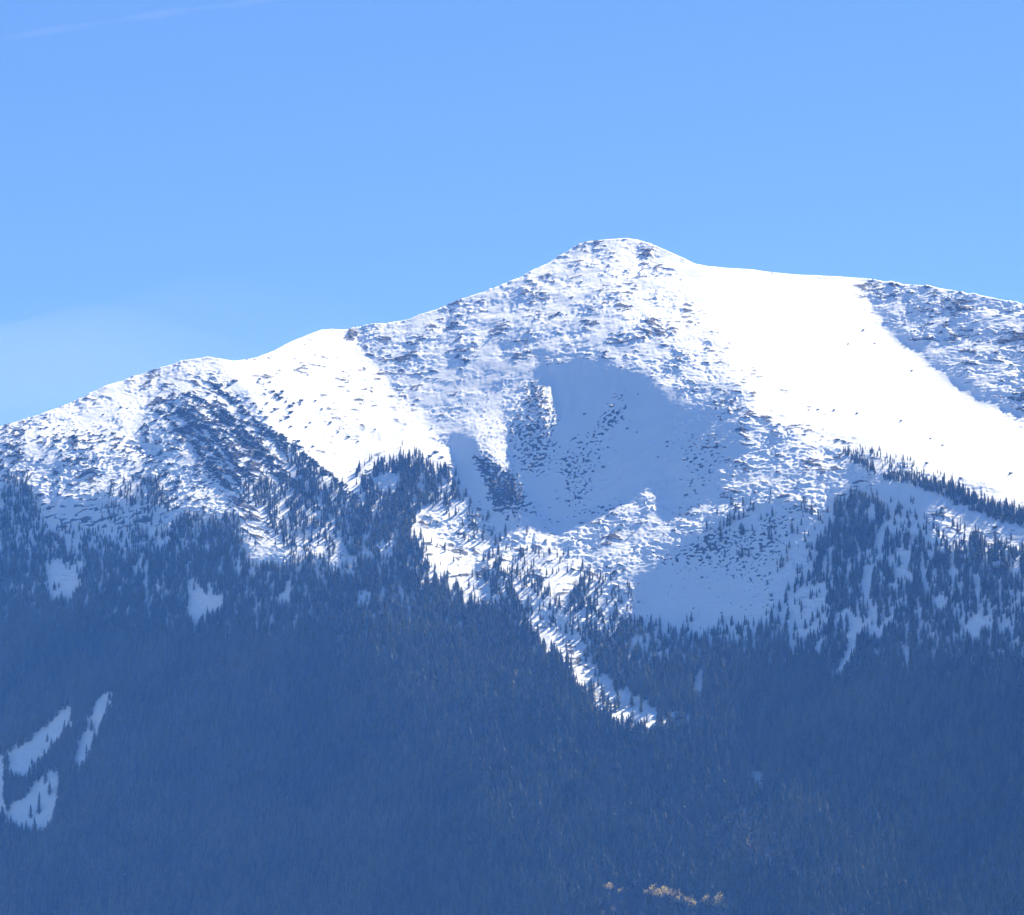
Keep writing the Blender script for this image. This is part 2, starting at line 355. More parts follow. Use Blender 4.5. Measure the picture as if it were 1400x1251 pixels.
# crest trees
wood(poly([(1148, 612), (1165, 620), (1185, 636), (1212, 647), (1240, 647), (1265, 656), (1300, 660), (1325, 676), (1350, 688), (1400, 702), (1800, 870), (1800, 892), (1400, 720), (1355, 708), (1318, 692), (1285, 676), (1250, 664), (1215, 656), (1188, 646), (1160, 630)], 1, 3), 1.3)
wood(poly([(1290, 662), (1350, 688), (1400, 702), (1800, 870), (1800, 892), (1400, 720), (1355, 708), (1300, 684)], 2, 3), 2.2)
wood(poly([(1195, 640), (1208, 636), (1215, 648), (1200, 652)], 1, 1), 0.1)
wood(poly([(1165, 605), (1200, 610), (1260, 635), (1310, 660), (1280, 655), (1230, 642), (1180, 632)], 4), 0.22)
wood(poly([(765, 880), (800, 902), (850, 945), (900, 972), (955, 980), (950, 1004), (880, 1006), (830, 990), (790, 935)], 4), 0.22)
wood(poly([(716, 836), (760, 872), (800, 902), (850, 942), (890, 962), (892, 1004), (856, 1000), (815, 968), (778, 918), (735, 872)], 2, 8), 0.07)
# clearings in the wood
for p in ([(62, 775), (85, 768), (90, 782), (110, 775), (113, 805), (95, 815), (70, 828), (65, 800)],
          [(254, 800), (268, 793), (276, 800), (286, 822), (300, 813), (303, 835), (285, 842), (270, 852), (265, 862), (254, 848), (257, 820)],
          [(-30, 1060), (10, 1032), (40, 1012), (75, 978), (96, 958), (98, 988), (85, 996), (70, 1020), (50, 1032), (40, 1046), (28, 1066), (20, 1056), (9, 1052), (9, 1100), (0, 1125), (-30, 1120)],
          [(10, 1106), (32, 1096), (55, 1060), (80, 1048), (83, 1062), (76, 1088), (70, 1122), (50, 1128), (25, 1128), (8, 1118)],
          [(113, 978), (131, 982), (131, 1002), (122, 1026), (117, 1000)], [(99, 1012), (113, 1008), (111, 1032), (102, 1044)],
          [(127, 968), (150, 944), (156, 956), (141, 962), (135, 984)],
          [(1023, 1048), (1036, 1046), (1043, 1070), (1030, 1068)], [(1144, 1176), (1153, 1176), (1154, 1208), (1147, 1208)],
          [(98, 1050), (106, 1015), (120, 985), (146, 946), (158, 950), (140, 985), (130, 1010), (112, 1045)], [(165, 1190), (174, 1190), (174, 1206), (168, 1206)], [(144, 1230), (152, 1228), (150, 1242), (142, 1244)],
          [(334, 705), (348, 690), (362, 700), (372, 722), (398, 758), (384, 776), (350, 774), (336, 762)],
          [(418, 744), (436, 740), (450, 758), (440, 766), (425, 760)], [(450, 736), (464, 738), (478, 760), (466, 762)],
          [(380, 690), (392, 700), (388, 712), (378, 706)], [(415, 695), (440, 712), (432, 716), (412, 704)],
          [(558, 712), (592, 722), (628, 752), (654, 772), (666, 800), (680, 828), (640, 818), (606, 790), (576, 758)],
          [(735, 765), (790, 785), (788, 800), (770, 826), (745, 800)],
          [(1201, 722), (1213, 722), (1208, 765), (1198, 770)], [(1184, 775), (1194, 770), (1188, 832), (1180, 832)],
          [(1158, 838), (1174, 842), (1172, 892), (1152, 922), (1132, 944), (1140, 922), (1157, 893)],
          [(1220, 748), (1231, 748), (1230, 818), (1221, 818)], [(1190, 830), (1200, 832), (1200, 876), (1190, 876)],
          [(1326, 845), (1342, 836), (1345, 848), (1334, 872), (1322, 874)], [(1236, 750), (1246, 752), (1244, 800), (1238, 800)],
          [(1334, 795), (1342, 795), (1344, 840), (1336, 840)], [(1280, 812), (1292, 820), (1288, 842), (1276, 838)],
          [(1236, 885), (1243, 880), (1242, 915), (1236, 918)], [(950, 920), (962, 920), (962, 955), (950, 960)],
          [(850, 945), (862, 950), (862, 975), (850, 972)], [(878, 965), (886, 968), (886, 985), (880, 985)],
          [(505, 655), (535, 645), (545, 670), (525, 680), (510, 668)], [(500, 620), (515, 630), (505, 660), (490, 655)]):
    m = poly(p, 1, 5); dn = int(max(0, (np.array(p)[:, 1].mean() - 740)) / 200 * 6); dn = min(dn, 7)
    m = np.maximum.reduce([np.roll(m, k, 0) for k in range(0, dn + 1)])    # the open ground reaches further down than the trees in front let one see
    wood(m, 0.05)
wood(poly([(822, 1212), (880, 1222), (1002, 1226), (1010, 1310), (815, 1310)], 4), 0.14)
wood(poly([(985, 1095), (1040, 1100), (1080, 1140), (1110, 1160), (1090, 1215), (1030, 1195), (1000, 1150)], 12), 0.45)
FOREST = FOREST * (below > 10)
# natural gaps running down the slope, thinner cover towards the timber line
VGAP = fbm(GU / 7.5, GV / 38, 311, 3)
LOWER = smooth(GV + 0.06 * (700 - GU), 820, 960)
CLUMP = smooth(fbm(GU / 11, GV / 13, 331, 2), -0.30, 0.22)
CREST = poly([(1140, 600), (1400, 690), (1800, 860), (1800, 900), (1400, 722), (1150, 640)], 2, 0)
FOREST = FOREST * np.clip(1.0 - smooth(VGAP + 0.10 * smooth(GU, 1020, 1080) * smooth(930 - GV, 0, 60), 0.03, 0.30) * (0.95 - 0.82 * LOWER) * (1 - CREST), 0, 1) * (1 - (1 - CLUMP) * smooth(0.72 - FOREST, 0, 0.3) * (1 - CREST))
SNOWC = np.clip(1.0 - LOWER * np.maximum(smooth(blur(FOREST, 10), 0.55, 0.85), smooth(GV, 1185, 1205)), 0, 1)

LINES = np.zeros(GU.shape)
for l, w in (([(225, 545), (285, 590), (340, 655), (385, 715)], 6), ([(255, 537), (310, 578), (370, 642), (430, 702)], 6), ([(285, 522), (330, 560), (385, 615), (430, 652)], 5), ([(340, 572), (400, 612), (450, 652), (492, 688)], 9),
             ([(300, 557), (350, 608), (400, 662), (445, 708)], 6), ([(215, 560), (262, 606), (315, 670)], 7), ([(240, 556), (290, 612), (330, 668)], 6), ([(318, 590), (365, 632), (420, 680)], 5)):
    LINES = np.maximum(LINES, strip(l, w, 1, 5))
LINES = LINES * smooth(fbm(GU / 12, GV / 12, 351, 2), -0.35, 0.05)
SCRUB = paint(0.0, [
    (poly([(-60, 590), (0, 582), (60, 590), (200, 560), (260, 600), (330, 660), (330, 700), (-60, 700)], 8), 0.35),
    (poly([(220, 545), (300, 540), (400, 620), (480, 690), (400, 700), (300, 660)], 8), 0.55),
    (poly([(330, 510), (420, 540), (440, 590), (400, 610), (340, 560)], 8), 0.16),
    (poly([(690, 690), (880, 700), (950, 720), (870, 800), (720, 800)], 8), 0.12),
    (poly([(950, 715), (1070, 690), (1090, 760), (1000, 790)], 6), 0.22),
    (poly([(652, 630), (702, 645), (720, 690), (700, 712), (672, 690)], 4), 0.45),
    (poly([(1150, 605), (1400, 690), (1400, 716), (1160, 630)], 6), 0.15),
])

SCRUB = np.maximum(SCRUB, 3.0 * LINES)
# ------------------------------------------------------------------ the mountain mesh
cu = np.concatenate([np.linspace(-390, -30, 40, endpoint=False), np.linspace(-30, 1430, 1130, endpoint=False), np.linspace(1430, 1790, 41)])
NU = len(cu)
nf, nb = 150, 560
t_f = np.linspace(0, 1, nf, endpoint=False); t_b = np.linspace(0, 1, nb)
sv = skyline(cu) - 1.5
vmid = np.maximum(930.0, sv + 200)
VV = np.concatenate([1420 + (vmid - 1420)[None, :] * t_f[:, None], vmid[None, :] + (sv - vmid)[None, :] * t_b[:, None]], 0)
UU = np.repeat(cu[None, :], VV.shape[0], 0)
YY = sample_s(Ys, UU, VV)
P = at(UU, VV, YY)
def normals(P):
    du = np.gradient(P, axis=1); dv = np.gradient(P, axis=0)
    n = np.cross(du, dv); n /= np.linalg.norm(n, axis=-1)[..., None] + 1e-9
    return n
N0 = normals(P)
N0[N0[..., 2] < 0] *= -1
rough = sample(ROUGH, UU, VV); rockd = sample(ROCK, UU, VV); forest = sample(FOREST, UU, VV); snowc = sample(SNOWC, UU, VV)
forest_s = sample(blur(FOREST, 8), UU, VV)
# ground coordinates: along the slope, in metres
GX = P[..., 0]; GZ = P[..., 2] * 1.3
wx = GX + 6 * fbm(GX / 30, GZ / 30, 5, 2); wz = GZ + 6 * fbm(GX / 30, GZ / 30, 6, 2)
a1, b1 = rot(wx, wz, -14)
a2, b2 = rot(wx, wz, -38)
a3, b3 = rot(wx, wz, 12)
rib = sample(poly([(225, 515), (300, 500), (400, 600), (480, 690), (460, 780), (330, 760), (290, 640)], 14), UU, VV)
lft = sample(poly([(-400, 690), (0, 580), (200, 560), (330, 660), (330, 780), (-400, 800)], 14), UU, VV)
speck = sample(np.maximum(poly([(640, 510), (765, 515), (1000, 550), (990, 650), (940, 700), (870, 700), (700, 730), (640, 640)], 10), poly([(880, 760), (960, 725), (1090, 690), (1090, 780), (1050, 870), (870, 870)], 10)), UU, VV)
def aniso(a, b, la, lb, seed, o=3): return fbm(a / la, b / lb, seed, o, 0.6)
def rank(a):
    q = np.sort(a[::3, ::3].ravel()); return np.interp(a, q, np.linspace(0, 1, len(q)))
big = fbm(wx / 60, wz / 60, 101, 3)
n_pk = aniso(a1, b1, 14, 5.2, 21, 4); n_rib = aniso(a2, b2, 36, 6.5, 41); n_lf = aniso(a3, b3, 16, 7.0, 61); n_sp = fbm(wx / 4.8, wz / 4.8, 81, 3)
clus = fbm(a1 / 42, b1 / 20, 201, 3, 0.6)
rib0 = fbm((wx - 0.25 * wz) / 30, wz / 95, 221, 3)
u_pk = rank(n_pk + 0.85 * clus + 0.3 * big + 0.5 * rib0); u_rib = rank(n_rib + 0.2 * big); u_lf = rank(n_lf + 0.35 * big); u_sp = rank(n_sp + 0.3 * big)
uu = u_pk * (1 - rib) + u_rib * rib
uu = uu * (1 - lft * (1 - rib)) + u_lf * lft * (1 - rib)
uu = uu * (1 - speck) + u_sp * speck
nr = n_pk * (1 - rib) + n_rib * rib
nr = nr * (1 - lft) + n_lf * lft
nr = nr * (1 - speck) + n_sp * speck
cover = rockd * (0.50 + 0.42 * rib * (1 - 0.4 * smooth(UU, 400, 470)) + 0.14 * lft + 0.42 * speck) * (1 - smooth(forest_s, 0.1, 0.4))
rockv = np.where(rockd < 0.012, -0.6, uu - (1 - cover))
rockm = smooth(rockv, 0.0, 0.06)
micro = fbm(wx / 5.2, wz / 4.2, 131, 3, 0.6)
mid = fbm(a1 / 24, b1 / 14, 141, 4, 0.6)
patch = 0.35 + 0.95 * smooth(fbm(wx / 48, wz / 40, 171, 3), -0.28, 0.30)
rgh = rough * patch
bowl = sample(poly([(742, 508), (780, 490), (815, 487), (908, 528), (1002, 585), (1008, 608), (962, 690), (905, 692), (850, 682), (770, 716), (700, 650), (705, 590)], 16), UU, VV)
ang = np.arctan2(735 - VV, UU - 735); rad_ = np.hypot(UU - 735, VV - 735)
funnel = fbm(ang * 9, rad_ / 90, 211, 3) * np.clip(rad_ / 120, 0.2, 1.6)
ribs = fbm((wx - 0.25 * wz) / 30, wz / 95, 221, 3)
disp = rgh * (1.35 * nr + 1.7 * mid + 2.0 * micro + 4.2 * ribs) + bowl * 1.6 * funnel + 0.10 * micro + rockm * 0.55
disp = disp + 5.0 * fbm(GX / 90, GZ / 90, 151, 3) * (0.35 + 0.65 * rough)
disp = disp * (1 - 0.75 * forest_s)
disp = disp + smooth(VV, 900, 1020) * (9 * fbm(GX / 120, GZ / 210, 181, 3) + 4 * fbm(GX / 45, GZ / 90, 183, 2))
P = P + N0 * disp[..., None]
# slope below the frame, down under the valley floor; and the far side of the mountain
rows_front = []
p0 = P[0]
for k in range(12, 0, -1):
    q = p0.copy(); d = k * 45.0
    q[:, 1] -= d; q[:, 2] = p0[:, 2] - d * 0.62 + 0.0004 * d * d * 0.3
    q[:, 0] = p0[:, 0] * (1 + 0.0) ; rows_front.append(q)
rows_back = []
pt = P[-1]
for k, d in enumerate((2, 6, 14, 30, 60, 110, 180, 280, 420, 620, 900, 1250)):
    q = pt.copy(); q[:, 1] += d
    q[:, 2] = pt[:, 2] - d * 0.42 - 0.0002 * d * d + 3 * fbm(pt[:, 0] / 40, pt[:, 1] * 0 + d / 40, 161, 2) * min(1, d / 60)
    rows_back.append(q)
ALL = np.concatenate([np.stack(rows_front), P, np.stack(rows_back)], 0)
nF, nB = len(rows_front), len(rows_back)
def padrows(a): return np.concatenate([np.repeat(a[:1], nF, 0), a, np.repeat(a[-1:], nB, 0)], 0)

def grid_mesh(name, V, attrs):
    nr_, nc_ = V.shape[:2]
    me = bpy.data.meshes.new(name)
    me.vertices.add(nr_ * nc_); me.vertices.foreach_set('co', V.astype(np.float32).ravel())
    idx = np.arange(nr_ * nc_).reshape(nr_, nc_)
    q = np.stack([idx[:-1, :-1], idx[:-1, 1:], idx[1:, 1:], idx[1:, :-1]], -1).reshape(-1, 4)
    me.loops.add(q.size); me.loops.foreach_set('vertex_index', q.ravel().astype(np.int32))
    me.polygons.add(len(q)); me.polygons.foreach_set('loop_start', (np.arange(len(q)) * 4).astype(np.int32))
    me.polygons.foreach_set('use_smooth', np.ones(len(q), bool))
    me.update(calc_edges=True)
    for k, a in attrs.items():
        at_ = me.attributes.new(k, 'FLOAT', 'POINT'); at_.data.foreach_set('value', a.astype(np.float32).ravel())
    return me

# ------------------------------------------------------------------ materials
def mat(name):
    m = bpy.data.materials.new(name); m.use_nodes = True
    t = m.node_tree; b = t.nodes['Principled BSDF']
    return m, t, b
def nd(t, kind, **kw):
    n = t.nodes.new(kind)
    for k, v in kw.items(): setattr(n, k, v)
    return n
def mathn(t, op, a, b=None, clamp=False):
    n = nd(t, 'ShaderNodeMath', operation=op, use_clamp=clamp)
    for i, x in enumerate((a, b)):
        if x is None: continue
        if isinstance(x, (int, float)): n.inputs[i].default_value = x
        else: t.links.new(x, n.inputs[i])
    return n.outputs[0]
def mixc(t, f, a, b):
    n = nd(t, 'ShaderNodeMix', data_type='RGBA')
    if isinstance(f, (int, float)): n.inputs[0].default_value = f
    else: t.links.new(f, n.inputs[0])
    for i, x in ((6, a), (7, b)):
        if isinstance(x, tuple): n.inputs[i].default_value = (*x, 1)
        else: t.links.new(x, n.inputs[i])
    return n.outputs[2]
def noise(t, scale, detail=3, rough_=0.55, vec=None):
    n = nd(t, 'ShaderNodeTexNoise'); n.inputs['Scale'].default_value = scale; n.inputs['Detail'].default_value = detail; n.inputs['Roughness'].default_value = rough_
    if vec is not None: t.links.new(vec, n.inputs['Vector'])
    return n.outputs[0]
def ramp(t, f, lo, hi):
    n = nd(t, 'ShaderNodeMapRange', interpolation_type='SMOOTHSTEP'); n.inputs[1].default_value = lo; n.inputs[2].default_value = hi
    t.links.new(f, n.inputs[0]); return n.outputs[0]

M_TER, t, b = mat('snow_and_rock')
geo = nd(t, 'ShaderNodeNewGeometry')
pos = geo.outputs['Position']
a_rock = nd(t, 'ShaderNodeAttribute', attribute_name='rock').outputs['Fac']
a_snow = nd(t, 'ShaderNodeAttribute', attribute_name='snow').outputs['Fac']
nz1 = noise(t, 0.45, 4, 0.6, pos); nz2 = noise(t, 0.06, 4, 0.6, pos); nz3 = noise(t, 0.9, 3, 0.6, pos)
rk = mathn(t, 'ADD', a_rock, mathn(t, 'MULTIPLY', mathn(t, 'SUBTRACT', nz1, 0.5), 0.26))
rk = ramp(t, rk, -0.03, 0.09)
c_rock = mixc(t, nz3, (0.045, 0.047, 0.046), (0.15, 0.14, 0.125))
c_snow = mixc(t, nz2, (0.88, 0.89, 0.91), (0.93, 0.935, 0.94))
c_floor = mixc(t, nz1, (0.030, 0.032, 0.022), (0.085, 0.070, 0.045))
sn = ramp(t, mathn(t, 'ADD', a_snow, mathn(t, 'MULTIPLY', mathn(t, 'SUBTRACT', nz1, 0.5), 0.5)), 0.35, 0.65)
c = mixc(t, sn, c_floor, c_snow)
c = mixc(t, rk, c, c_rock)
t.links.new(c, b.inputs['Base Color']); b.inputs['Roughness'].default_value = 0.75; b.inputs['Specular IOR Level'].default_value = 0.2
bp = nd(t, 'ShaderNodeBump'); bp.inputs['Strength'].default_value = 0.5; bp.inputs['Distance'].default_value = 0.9
hgt = mathn(t, 'ADD', mathn(t, 'MULTIPLY', nz3, mathn(t, 'ADD', mathn(t, 'MULTIPLY', rk, 1.0), 0.12)), mathn(t, 'MULTIPLY', nz1, 0.25))
t.links.new(hgt, bp.inputs['Height']); t.links.new(bp.outputs[0], b.inputs['Normal'])

def foliage(name, dark, light, rnd=0.5):
    m, t, b = mat(name)
    oi = nd(t, 'ShaderNodeObjectInfo'); g = nd(t, 'ShaderNodeNewGeometry')
    n = noise(t, 0.9, 2, 0.5, g.outputs['Position'])
    n2 = mathn(t, 'MULTIPLY', mathn(t, 'SUBTRACT', noise(t, 0.007, 5, 0.65, oi.outputs['Location']), 0.5), 2.4)
    f = mathn(t, 'ADD', mathn(t, 'MULTIPLY', oi.outputs['Random'], rnd), mathn(t, 'MULTIPLY', n, 1 - rnd))
    f = mathn(t, 'ADD', f, n2, True)
    t.links.new(mixc(t, f, dark, light), b.inputs['Base Color'])
    b.inputs['Roughness'].default_value = 0.8; b.inputs['Specular IOR Level'].default_value = 0.15
    return m
M_FIR = foliage('fir_needles', (0.022, 0.034, 0.018), (0.150, 0.148, 0.064), 0.45)
M_PINE = foliage('dwarf_pine_needles', (0.026, 0.036, 0.018), (0.060, 0.068, 0.034))
M_GOLD = foliage('golden_leaves', (0.46, 0.36, 0.11), (0.60, 0.50, 0.20))
t = M_GOLD.node_tree; b = t.nodes['Principled BSDF']                     # thin leaves let the sun through
tr = nd(t, 'ShaderNodeBsdfTranslucent'); mx = nd(t, 'ShaderNodeMixShader'); mx.inputs[0].default_value = 0.55
t.links.new(b.inputs['Base Color'].links[0].from_socket, tr.inputs['Color'])
t.links.new(b.outputs[0], mx.inputs[1]); t.links.new(tr.outputs[0], mx.inputs[2]); t.links.new(mx.outputs[0], t.nodes['Material Output'].inputs['Surface'])
M_GREY = foliage('bare_twigs', (0.20, 0.15, 0.12), (0.34, 0.27, 0.21))
M_BARK, t, b = mat('bark')
g = nd(t, 'ShaderNodeNewGeometry')
t.links.new(mixc(t, noise(t, 3.0, 3, 0.6, g.outputs['Position']), (0.06, 0.045, 0.035), (0.14, 0.11, 0.085)), b.inputs['Base Color']); b.inputs['Roughness'].default_value = 0.9
M_ROCK, t, b = mat('boulder_rock')
g = nd(t, 'ShaderNodeNewGeometry')
up = nd(t, 'ShaderNodeSeparateXYZ'); t.links.new(g.outputs['Normal'], up.inputs[0])
cr = mixc(t, noise(t, 0.8, 3, 0.6, g.outputs['Position']), (0.05, 0.052, 0.05), (0.15, 0.14, 0.125))
cap = ramp(t, mathn(t, 'ADD', up.outputs[2], mathn(t, 'MULTIPLY', noise(t, 0.7, 2, 0.5, g.outputs['Position']), 0.5)), 1.0, 1.15)
t.links.new(mixc(t, cap, cr, (0.9, 0.9, 0.92)), b.inputs['Base Color']); b.inputs['Roughness'].default_value = 0.85
M_GND, t, b = mat('valley_grass')
g = nd(t, 'ShaderNodeNewGeometry')
t.links.new(mixc(t, noise(t, 0.01, 5, 0.6, g.outputs['Position']), (0.05, 0.055, 0.025), (0.11, 0.10, 0.05)), b.inputs['Base Color']); b.inputs['Roughness'].default_value = 0.9

# ------------------------------------------------------------------ ground and mountain
def link(o, parent=None):
    COL.objects.link(o)
    if parent: o.parent = parent
    return o
xs = np.linspace(-26000, 26000, 53); ys = np.linspace(-12000, 44000, 57)
GXX, GYY = np.meshgrid(xs, ys)
GZZ = 2.0 * fbm(GXX / 3000, GYY / 3000, 3, 2) * smooth(np.hypot(GXX, GYY), 500, 3000)
ground = link(bpy.data.objects.new('ground', grid_mesh('ground', np.stack([GXX, GYY, GZZ], -1), {})))
ground.data.materials.append(M_GND); ground['kind'] = 'structure'; ground['label'] = 'dark autumn valley floor below the mountain'

terr = grid_mesh('mountain', ALL, {'rock': padrows(rockv), 'snow': padrows(snowc)})
terr.materials.append(M_TER)
mountain = link(bpy.data.objects.new('mountain', terr)); mountain['kind'] = 'structure'
mountain['label'] = 'snow covered mountain face with rocky ribs and a shaded cirque'

# ------------------------------------------------------------------ scattering
c00, c01, c10, c11 = P[:-1, :-1], P[:-1, 1:], P[1:, :-1], P[1:, 1:]
area = np.linalg.norm(np.cross(c01 - c00, c10 - c00), axis=-1)
inview = (UU[:-1, :-1] > -120) & (UU[:-1, :-1] < 1520) & (VV[:-1, :-1] < 1330)
CU_, CV_ = UU[:-1, :-1], VV[:-1, :-1]
def scatter(dens, spacing, seed):
    """dens 0..1 per cell -> random points, on average one per spacing^2 m2 where dens = 1"""
    r = np.random.default_rng(seed)
    w = dens * area * inview
    n = int(w.sum() / spacing ** 2)
    cdf = np.cumsum(w.ravel()); k = np.searchsorted(cdf, r.random(n) * cdf[-1])
    i, j = np.unravel_index(np.clip(k, 0, w.size - 1), w.shape)
    a = r.random(n)[:, None]; bb = r.random(n)[:, None]
    p = (c00[i, j] * (1 - a) + c01[i, j] * a) * (1 - bb) + (c10[i, j] * (1 - a) + c11[i, j] * a) * bb
    return p, CU_[i, j], CV_[i, j], r
def ground_at(u, v):
    """the surface point of the mountain at a place on the survey map"""
    j = int(np.argmin(np.abs(cu - u))); i = int(np.argmin(np.abs(VV[:, j] - v)))
    return P[i, j].copy()

# ---- tree meshes -----------------------------------------------------------
def fir_crown(name, seed, tiers, width, base, ragged, m=M_FIR):
    """unit-height conifer crown: drooping, uneven whorls of branches round a leader"""
    r = random.Random(seed); vs_, fs = [], []
    lean_ = (r.uniform(-.02, .02), r.uniform(-.02, .02))
    for k in range(tiers):
        f = k / (tiers - 1)
        z = base + (0.97 - base) * f ** 0.92
        rad = width * ((1 - f) ** 0.85) * r.uniform(1 - ragged, 1 + ragged * 0.6) + 0.008
        if k == 0: rad *= 0.8
        n = 9 if f < 0.6 else 7
        dz = 1.55 * (0.97 - base) / tiers
        off = r.uniform(0, 6.28)
        cx, cy = lean_[0] * z + r.uniform(-.012, .012), lean_[1] * z + r.uniform(-.012, .012)
        top_i = len(vs_); vs_.append((cx, cy, min(1.0, z + dz * 0.75)))
        ring = []
        for q in range(n):
            a = off + 6.283 * q / n
            rr = rad * r.uniform(1 - ragged, 1.12); dr = dz * r.uniform(.25, .7)
            ring.append(len(vs_)); vs_.append((cx + rr * math.cos(a), cy + rr * math.sin(a), z - dr))
            a2_ = a + 3.1416 / n; r2 = rad * r.uniform(.34, .55)
            ring.append(len(vs_)); vs_.append((cx + r2 * math.cos(a2_), cy + r2 * math.sin(a2_), z - dz * 0.05))
        for q in range(len(ring)):
            fs.append((top_i, ring[q], ring[(q + 1) % len(ring)]))
    me = bpy.data.meshes.new(name); me.from_pydata(vs_, [], fs); me.materials.append(m)
    return me
def trunk_mesh(name, h=0.9, r0=0.018, m=M_BARK):
    vs_, fs = [], []
    for k, (z, q) in enumerate(((-0.06, 1.2), (0.1, 1.0), (0.5, 0.6), (h, 0.12))):
        for s in range(6): vs_.append((r0 * q * math.cos(s * 1.0472), r0 * q * math.sin(s * 1.0472), z))
    for k in range(3):
        for s in range(6): fs.append((k * 6 + s, k * 6 + (s + 1) % 6, (k + 1) * 6 + (s + 1) % 6, (k + 1) * 6 + s))
    me = bpy.data.meshes.new(name); me.from_pydata(vs_, [], fs); me.materials.append(m)
    return me
VARS = [('tall slender', 11, 12, 0.150, 0.05, 0.28), ('narrow ragged', 22, 11, 0.175, 0.08, 0.42), ('broad based', 33, 10, 0.225, 0.03, 0.25),
        ('stout bushy', 44, 9, 0.275, 0.02, 0.30), ('thin topped', 55, 13, 0.185, 0.06, 0.35)]
CROWNS = [fir_crown('crown_' + v[0].replace(' ', '_'), *v[1:]) for v in VARS]
TRUNK = trunk_mesh('trunk')

def clump_mesh(name, seed, n, m, squat=0.55, leaf=0.24):
    """a bush or leafy crown: many small leaf-clump faces through an uneven volume"""
    r = random.Random(seed); vs_, fs = [], []
    lobes = [(r.uniform(-.5, .5), r.uniform(-.4, .4), r.uniform(.2, .75) * squat, r.uniform(.28, .48)) for _ in range(6)]
    for k in range(n):
        lx, ly, lz, lr = lobes[k % 6]
        a = r.uniform(0, 6.283); cz = r.uniform(-.7, 1); s = math.sqrt(1 - cz * cz) if abs(cz) < 1 else 0; rad = lr * r.uniform(.55, 1.1)
        c = (lx + rad * s * math.cos(a), ly + rad * s * math.sin(a), max(-.05, lz + rad * cz * 0.8 * min(1, squat + .3)))
        q = [r.gauss(0, 1) for _ in range(6)]
        e1 = Vector(q[:3]).normalized() * leaf * r.uniform(.6, 1.2); e2 = Vector(q[3:]).normalized() * leaf * r.uniform(.5, 1.0)
        C = Vector(c); i = len(vs_)
        vs_ += [tuple(C - e1), tuple(C + e2), tuple(C + e1), tuple(C - e2 * .8)]
        fs.append((i, i + 1, i + 2, i + 3))
    me = bpy.data.meshes.new(name); me.from_pydata(vs_, [], fs); me.materials.append(m)
    return me
BUSH = [clump_mesh('needle_clump', 60 + k, 70, M_PINE) for k in range(3)]
def rock_mesh(name, seed):
    r = random.Random(seed); bm = bmesh.new(); bmesh.ops.create_icosphere(bm, subdivisions=2, radius=1)
    pl = [(Vector((r.gauss(0, 1), r.gauss(0, 1), r.gauss(0, 1))).normalized(), r.uniform(.55, .85)) for _ in range(9)]
    for v in bm.verts:
        for n, d in pl:
            e = v.co.dot(n) - d
            if e > 0: v.co -= n * e * 0.9
        v.co += Vector((r.uniform(-.05, .05), r.uniform(-.05, .05), r.uniform(-.05, .05)))
        v.co.x *= 1.15; v.co.z *= 0.85
    me = bpy.data.meshes.new(name); bm.to_mesh(me); bm.free(); me.materials.append(M_ROCK)
    return me
ROCKS = [rock_mesh('rock_block', 80 + k) for k in range(3)]

# ---- one instancing node tree for the uncountable masses
def stuff(name, label, pts, scale, rotz, var, meshes, trunk=None):
    colx = bpy.data.collections.new(name + '_kinds')
    for k, me in enumerate(meshes):
        if trunk is not None:
            bm = bmesh.new(); bm.from_mesh(me); bm.from_mesh(trunk)
            m2 = bpy.data.meshes.new(me.name + '_whole'); bm.to_mesh(m2); bm.free(); m2.materials.append(me.materials[0]); me_ = m2
        else: me_ = me
        colx.objects.link(bpy.data.objects.new('%s_kind_%02d' % (name, k), me_))
    pm = bpy.data.meshes.new(name); pm.from_pydata([tuple(p) for p in pts], [], [])
    for nm, arr, ty in (('sc', scale, 'FLOAT_VECTOR'), ('rz', rotz, 'FLOAT_VECTOR'), ('vr', var, 'INT')):
        at_ = pm.attributes.new(nm, ty, 'POINT')
        at_.data.foreach_set('vector' if ty == 'FLOAT_VECTOR' else 'value', np.asarray(arr, np.int32 if ty == 'INT' else np.float32).ravel())
    o = link(bpy.data.objects.new(name, pm)); o['kind'] = 'stuff'; o['label'] = label
    ng = bpy.data.node_groups.new(name + '_scatter', 'GeometryNodeTree')
    ng.interface.new_socket('Geometry', in_out='INPUT', socket_type='NodeSocketGeometry'); ng.interface.new_socket('Geometry', in_out='OUTPUT', socket_type='NodeSocketGeometry')
    gi = ng.nodes.new('NodeGroupInput'); go = ng.nodes.new('NodeGroupOutput')
    ip = ng.nodes.new('GeometryNodeInstanceOnPoints'); ci = ng.nodes.new('GeometryNodeCollectionInfo')
    ci.inputs['Collection'].default_value = colx; ci.inputs['Separate Children'].default_value = True; ci.inputs['Reset Children'].default_value = True
    def na(nm, ty):
        n = ng.nodes.new('GeometryNodeInputNamedAttribute'); n.data_type = ty; n.inputs['Name'].default_value = nm; return n.outputs['Attribute']
    L = ng.links.new
    L(gi.outputs[0], ip.inputs['Points']); L(ci.outputs[0], ip.inputs['Instance']); ip.inputs['Pick Instance'].default_value = True
    L(na('vr', 'INT'), ip.inputs['Instance Index']); L(na('sc', 'FLOAT_VECTOR'), ip.inputs['Scale'])
    e2r = ng.nodes.new('FunctionNodeEulerToRotation'); L(na('rz', 'FLOAT_VECTOR'), e2r.inputs[0]); L(e2r.outputs[0], ip.inputs['Rotation'])
    L(ip.outputs[0], go.inputs[0])
    md = o.modifiers.new('scatter', 'NODES'); md.node_group = ng
    return o

